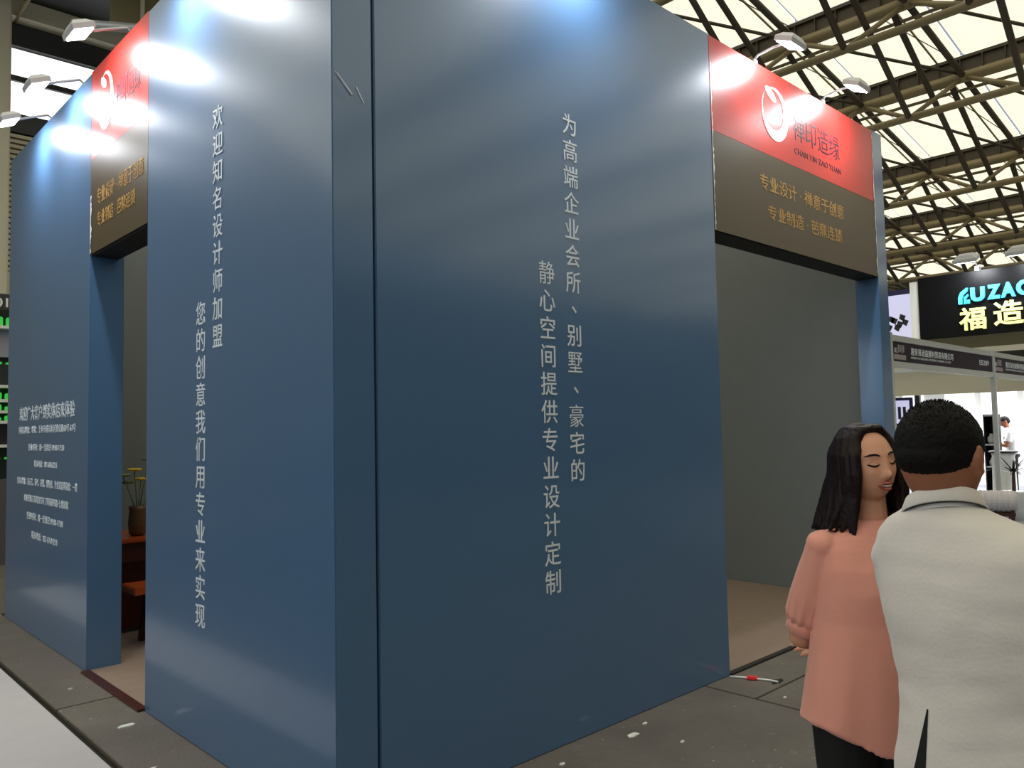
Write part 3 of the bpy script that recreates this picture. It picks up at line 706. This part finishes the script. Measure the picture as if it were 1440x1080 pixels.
for s_ in (-1, 1):
    MB().tube([hp(s_*(.014+.036*k/6), .030+.005*sin(pi*(k/6)**.8)+.001*(k/6), .0005) for k in range(7)], [.0014, .0024, .0032, .0033, .0030, .0022, .0010], 6).build('eyebrow', HAIRB, W, True)
    MB().tube([hp(s_*(.0165+.030*k/8), .0065-.0055*sin(pi*k/8)+.002*(k/8), .0012) for k in range(9)], [.0008, .0015, .0021, .0025, .0027, .0027, .0025, .0021, .0010], 6).build('eyelash', HAIRK, W, True)
    MB().tube([hp(s_*(.0175+.027*k/8), .0135-.001*abs(k-4)+.0025*sin(pi*k/8), .0002) for k in range(9)], .0006, 5).build('eyelid_crease', SKIN2, W, True)
    MB().ell(hp(s_*.0065, -.0400, .001), (.0026, .0012, .0011), None, 8).build('nostril', SKIN2, W, True)
def lip(z0, z1, th_, out, nm, m):
    MB().tube([hp(-.024+.048*k/12, z0+(z1-z0)*sin(pi*k/12), out) for k in range(13)], [.0008]+[th_*sin(pi*(k+.6)/13.2)+.0006 for k in range(1, 12)]+[.0008], 8).build(nm, m, W, True)
lip(-.0555, -.0490, .0030, .0015, 'upper_lip', LIP)
lip(-.0570, -.0665, .0038, .0010, 'lower_lip', LIP)
MB().tube([hp(-.017+.034*k/8, -.0562-.0016*sin(pi*k/8), .0008) for k in range(9)], [.001, .0028, .0033, .0036, .0036, .0036, .0033, .0028, .001], 8).build('teeth', TEETH, W, True)
MB().tube([hp(-.0235+.047*k/8, -.0552+.003*sin(pi*k/8), .0012) for k in range(9)], .0012, 6).build('mouth_line', HAIRB, W, True)
# hair: overlapping locks fused into one mass
rnd = random.Random(5)
mb = MB()
mb.ell(Mh @ Vector((0, .022, .022)), (.076, .084, .095), Mh.to_3x3().normalized(), 24)
for k in range(96):
    fr = k/95; ph = R(58)+(2*pi-R(116))*fr                       # 0 = face, going round the back
    sxn = sin(ph); cyn = -cos(ph)
    fr_side = -1 if ph > pi else 1
    part = Vector((.004*fr_side, -.050+.10*rnd.random()**.7*(1 if 1.3 < ph < 5 else .15), .108+rnd.uniform(-.002, .003)))
    def sk(sc, z): q = math.sqrt(max(.0, 1-(z/(HH*1.04))**2)); return Vector((sxn*HA*1.10*q*sc, cyn*HB*1.08*q*sc+.006, z))
    p1 = sk(1.02, .080); p2 = sk(1.06, .035); p3 = sk(1.07+rnd.uniform(0, .04), -.02)
    pts = [Mh @ (part*.5+p1*.5+Vector((0, 0, .012))), Mh @ p1, Mh @ p2, Mh @ p3]
    pts.insert(0, Mh @ part)
    b = pts[-1]; cx = b-Vector((.01, .0, 0)); L = rnd.uniform(.0, .045)
    outx = -.044 if b.x < -.06 else (.006 if b.x > .02 else -.02)
    pts.append(Vector((b.x+outx*.35+rnd.uniform(-.006, .006), b.y+.012, 1.35)))
    pts.append(Vector((b.x+outx*1.15+rnd.uniform(-.012, .012), b.y+.012, 1.262-L*.5 if b.x < -.03 else 1.295-L)))
    mb.tube(pts, [.006, .011, .014, .0155, .016, .015, .005], 8)
blob(mb, 'hair', HAIRB, W, .0042, 2, folds(110, .0022, (1, 1, .10)))
# blouse
def hem(X, Y): return -.038*math.tanh((X+.02)/.05)-.008
mb = MB(); rr = []
for z, a, b, cx in ((1.282, .058, .052, -.020), (1.262, .096, .064, -.021), (1.240, .134, .074, -.022), (1.205, .156, .088, -.024), (1.15, .160, .112, -.026), (1.09, .158, .124, -.028), (1.01, .156, .120, -.034), (.93, .166, .124, -.038), (.84, .180, .131, -.042), (.765, .190, .138, -.045)):
    fo = max(0, (1.05-z)*.05); rr.append(ering((cx, .006, z), a, b, by, 56, fo, None, 1.0))
rr.append([Vector((p.x, p.y, p.z-.05+hem(p.x+.045, p.y))) for p in ering((-.046, .006, .765), .194, .142, by, 56, .015, None, 1.0)])
mb.rings(rr)
for (a_, b_, side) in ((sr, er, 1), (sl, el, 1)):
    d = (b_-a_); q = [a_-d.normalized()*.02, a_+d*.25, a_+d*.55, a_+d*.76, a_+d*.82, a_+d*.86]
    mb.tube(q, [.042, .050, .056, .055, .045, .041], 28)
    mb.ell(a_, (.046, .046, .042), None, 18)
def bf(co):
    v = .006*noise.noise(Vector((co.x*10, co.y*10, co.z*2.5)))+.0022*noise.noise(Vector((co.x*26, co.y*26, co.z*5)))
    dd = (Vector(co)-sr); ax = (er-sr); t = dd.dot(ax)/ax.length_squared
    if .35 < t < .82 and (dd-ax*t).length < .08 and co.x < -.12: v += .0032*sin(math.atan2(co.y-(sr+ax*t).y, co.x-(sr+ax*t).x)*13)*((t-.35)/.47)**2
    return v
blob(mb, 'blouse', PINK, W, .0045, 7, bf)
mb = MB(); d = (er-sr).normalized(); mb.tube([sr+(er-sr)*.815, sr+(er-sr)*.825, sr+(er-sr)*.925, sr+(er-sr)*.93], [.044, .0462, .0468, .043], 32); mb.build('cuff', PINK, W, True)
mb = MB()      # shoulder seam and collar edge
mb.tube([Vector((-.075, -.058, 1.272)), Vector((-.110, -.075, 1.258)), Vector((-.150, -.070, 1.250))], .003, 6); mb.build('shoulder_seam', PINK, W, True)
mb = MB()
mb.rings([ering((-.04, .006, .92), .135, .100, by), ering((-.045, .006, .78), .160, .116, by), ering((-.045, .006, .70), .156, .114, by)])
for s_ in (-1, 1):
    hx = s_*.078; limb(mb, [(-.045+hx*cos(by), hx*sin(by), .74), (-.04+hx*cos(by), hx*sin(by)-.01, .42), (-.04+hx*cos(by), hx*sin(by)+.01, .10)], [.088, .062, .055])
blob(mb, 'trousers', TROUS, W, .008, 3, folds(12, .004))
shoes(W, [(-.10, -.05), (.02, .05)], by, HAIRK)

# ---------------------------------------------------------------- man in the cream shirt, from behind
th = R(18.2); D = 1.79
Mn = thing('person', 'man in a cream collared shirt seen from behind, short black hair', 'person', (D*cos(th), D*sin(th), 0), th-pi/2)
my = R(-25)      # his front looks away and to the right; the side axis turns the other way
Mh = Matrix.Translation((-.002, .01, 1.474)) @ Matrix.Rotation(R(155), 4, 'Z') @ Matrix.Rotation(R(4), 4, 'X') @ Matrix.Scale(.97, 4)
mb = MB(); head_bm(mb, Mh)
limb(mb, [(.008, .02, 1.32), (.0, .015, 1.41)], [.062, .057]); limb(mb, [(.0, .01, 1.41), (-.004, .012, 1.46)], [.057, .054])
mb.rings([ering((.01, 0, 1.345), .08, .065, my), ering((.03, 0, 1.28), .15, .085, my), ering((.055, 0, 1.1), .14, .1, my), ering((.055, 0, .95), .13, .1, my), ering((.055, 0, .8), .14, .11, my)])
ls_ = Vector((-.090, .060, 1.270)); le = Vector((-.050, .18, 1.05)); lw = Vector((.10, .30, 1.08))
rs = Vector((.195, -.070, 1.280)); re_ = Vector((.275, .03, 1.04)); rw = Vector((.17, .225, 1.05))
limb(mb, [ls_, le, lw], [.038, .036, .028]); limb(mb, [rs, re_, rw], [.038, .036, .028])
hand(mb, lw, (.9, -.1, .1), (0, -.8, -.4), 1.05, .3); hand(mb, rw, (-.9, .35, .1), (0, -.8, -.4), 1.05, .3, -1)
for s_ in (-1, 1):
    hx = s_*.09; limb(mb, [(.07+hx*cos(my), hx*sin(my), .78), (.07+hx*cos(my), hx*sin(my), .42), (.07+hx*cos(my), hx*sin(my), .07)], [.085, .055, .04])
blob(mb, 'body', SKIN2, Mn, .005, 2)
mb = MB()
mb.ell(Mh @ Vector((0, .010, .030)), (.0765, .092, .086), Mh.to_3x3().normalized(), 40)
mb.ell(Mh @ Vector((0, .026, .004)), (.0700, .078, .050), Mh.to_3x3().normalized(), 40)
blob(mb, 'hair', HAIRK, Mn, .003, 6, folds(150, .0016, (1, 1, 1)))
mb = MB()
rnd = random.Random(11)
R3 = Mh.to_3x3()
for k in range(2200):
    z = rnd.uniform(.1, 1); a = rnd.uniform(0, 2*pi); q = math.sqrt(1-z*z); n_ = Vector((cos(a)*q, sin(a)*q, z))
    if n_.y < -.55 and z < .45: continue
    if z < .1 and n_.y < .1: continue
    p = Vector((0, .012, .030))+Vector((n_.x*.0765, n_.y*.092, n_.z*.086)); L = .0012+.0065*max(0, z)**2
    dr = (n_+Vector((rnd.uniform(-.5, .5), rnd.uniform(-.5, .5)-.2, .1))).normalized()
    mb.tube([Mh @ (p-n_*.006), Mh @ (p+dr*L)], [.0012, .0004], 4, cap=False)
mb.build('hair_tips', HAIRK, Mn, True)
# shirt
mb = MB(); rr = []
for z, a, b, cx in ((1.392, .062, .060, -.002), (1.374, .082, .070, .004), (1.355, .120, .082, .011), (1.325, .160, .094, .024), (1.29, .180, .106, .034), (1.24, .188, .116, .044), (1.17, .184, .124, .050), (1.10, .170, .124, .054), (1.03, .160, .120, .056), (.95, .164, .122, .056), (.87, .176, .128, .056), (.78, .182, .132, .056), (.72, .184, .134, .056)):
    rr.append(ering((cx, .008, z), a, b, my, 56, .004 if z < 1.1 else 0))
mb.rings(rr)
for a_, b_, c_ in ((ls_, le, lw), (rs, re_, rw)):
    mb.tube([a_+(b_-a_)*t for t in (-.08, .2, .5, .8, 1.0)], [.048, .058, .058, .056, .056], 24); mb.ell(a_, (.054, .054, .050), None, 18)
    mb.ell(b_, (.060, .060, .060), None, 14); mb.tube([b_+(c_-b_)*t for t in (0, .4, .85)], [.058, .052, .042], 24)
sh_ = blob(mb, 'shirt', CREAM, Mn, .0055, 10, lambda c: .006*noise.noise(Vector((c.x*6+c.z*3, c.y*6, c.z*7-c.x*5)))+.0022*noise.noise(Vector((c.x*10+c.z*16, c.y*10, c.z*22-c.x*10))))
from mathutils.bvhtree import BVHTree
bvh = BVHTree.FromPolygons([v.co for v in sh_.data.vertices], [p.vertices[:] for p in sh_.data.polygons])
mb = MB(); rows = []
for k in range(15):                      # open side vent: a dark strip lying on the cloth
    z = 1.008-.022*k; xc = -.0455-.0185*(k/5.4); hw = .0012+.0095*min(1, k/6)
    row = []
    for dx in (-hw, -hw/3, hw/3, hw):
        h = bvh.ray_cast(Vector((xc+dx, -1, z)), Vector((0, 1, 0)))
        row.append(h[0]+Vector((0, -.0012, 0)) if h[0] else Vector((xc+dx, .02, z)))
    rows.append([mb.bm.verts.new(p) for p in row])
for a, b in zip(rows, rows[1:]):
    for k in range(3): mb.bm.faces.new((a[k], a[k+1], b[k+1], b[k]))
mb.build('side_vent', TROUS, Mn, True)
# collar: stand and fold
mb = MB(); nn = 48
def cring(z, a, b, dz=0): return ering((-.003, .012, z-.034), a*.95, b*.97, my, nn, 0, lambda X, Y: -.42*(Y-X*.2)+dz)
mb.rings([cring(1.392, .074, .070), cring(1.430, .0665, .0635), cring(1.4335, .068, .0655), cring(1.431, .0705, .068), cring(1.402, .0830, .0785), cring(1.400, .0820, .0775), cring(1.424, .070, .067)], cap=False)
mb.build('collar', CREAM, Mn, True)
mb = MB(); mb.rings([cring(1.398, .0795, .0755), cring(1.4025, .0825, .0780)], cap=False); mb.build('painted_collar_shadow', DGREY, Mn, True)  # dark ring stands in for the shade under the collar fold
mb = MB()
mb.rings([ering((.07, .008, 1.0), .148, .108, my), ering((.07, .008, .85), .158, .117, my), ering((.07, .008, .76), .160, .119, my)])
for s_ in (-1, 1):
    hx = s_*.09; limb(mb, [(.07+hx*cos(my), hx*sin(my), .80), (.07+hx*cos(my), hx*sin(my), .42), (.07+hx*cos(my), hx*sin(my), .10)], [.096, .068, .060])
blob(mb, 'trousers', TROUS, Mn, .008, 3)
shoes(Mn, [(-.01, .05), (.15, -.02)], pi+my, HAIRK)

# ---------------------------------------------------------------- distant man in the white T-shirt
th = math.atan2(4.72, 18.3); D = math.hypot(4.72, 18.3)
Bm = thing('person', 'distant man in a white T-shirt and black trousers bending over the round white counter', 'person', (D*cos(th), D*sin(th), 0), th-pi/2)
Mh = Matrix.Translation((-.10, 0, 1.50)) @ Matrix.Rotation(R(-75), 4, 'Z') @ Matrix.Rotation(R(22), 4, 'X') @ Matrix.Scale(1.02, 4)
mb = MB(); head_bm(mb, Mh, 40)
limb(mb, [(-.02, 0, 1.32), (-.07, 0, 1.42)], [.055, .052])
mb.rings([ering((-.03, 0, 1.34), .07, .12, 0), ering((-.01, 0, 1.25), .10, .17, 0), ering((.01, 0, 1.05), .11, .15, 0), ering((.02, 0, .85), .11, .15, 0)])
for s_ in (-1, 1):
    limb(mb, [(-.02, s_*.18, 1.28), (-.08, s_*.20, 1.03), (-.34, s_*.13, 1.08)], [.05, .04, .028]); hand(mb, (-.34, s_*.13, 1.08), (-1, 0, -.1), (0, 0, -1), 1, .3)
    limb(mb, [(.02, s_*.09, .82), (.02, s_*.1, .42), (.03, s_*.1, .06)], [.08, .055, .04])
blob(mb, 'body', SKIN2, Bm, .009, 1)
mb = MB(); mb.ell(Mh @ Vector((0, .014, .028)), (.080, .094, .092), Mh.to_3x3().normalized(), 20); mb.ell(Mh @ Vector((0, .030, -.005)), (.078, .08, .06), Mh.to_3x3().normalized(), 20)
blob(mb, 'hair', HAIRK, Bm, .009, 1, folds(60, .004, (1, 1, 1)))
mb = MB(); mb.rings([ering((-.04, 0, 1.385), .065, .07, 0), ering((-.03, 0, 1.34), .09, .15, 0), ering((-.01, 0, 1.25), .12, .19, 0), ering((.01, 0, 1.05), .125, .17, 0), ering((.02, 0, .86), .13, .175, 0)])
for s_ in (-1, 1): mb.tube([(-.02, s_*.17, 1.30), (-.06, s_*.205, 1.10)], [.07, .065], 16)
blob(mb, 'shirt', WHITE, Bm, .012, 2, folds(10, .006))
mb = MB(); mb.box(-.131, -.105, -.08, .08, 1.02, 1.2); mb.build('dark_print', DGREY, Bm)
mb = MB(); mb.rings([ering((.02, 0, .95), .115, .155, 0), ering((.02, 0, .8), .12, .165, 0)])
for s_ in (-1, 1): limb(mb, [(.02, s_*.085, .82), (.02, s_*.1, .42), (.03, s_*.1, .09)], [.09, .07, .06])
blob(mb, 'trousers', TROUS, Bm, .012, 2)
shoes(Bm, [(.02, -.1), (.02, .1)], R(-90), HAIRK)
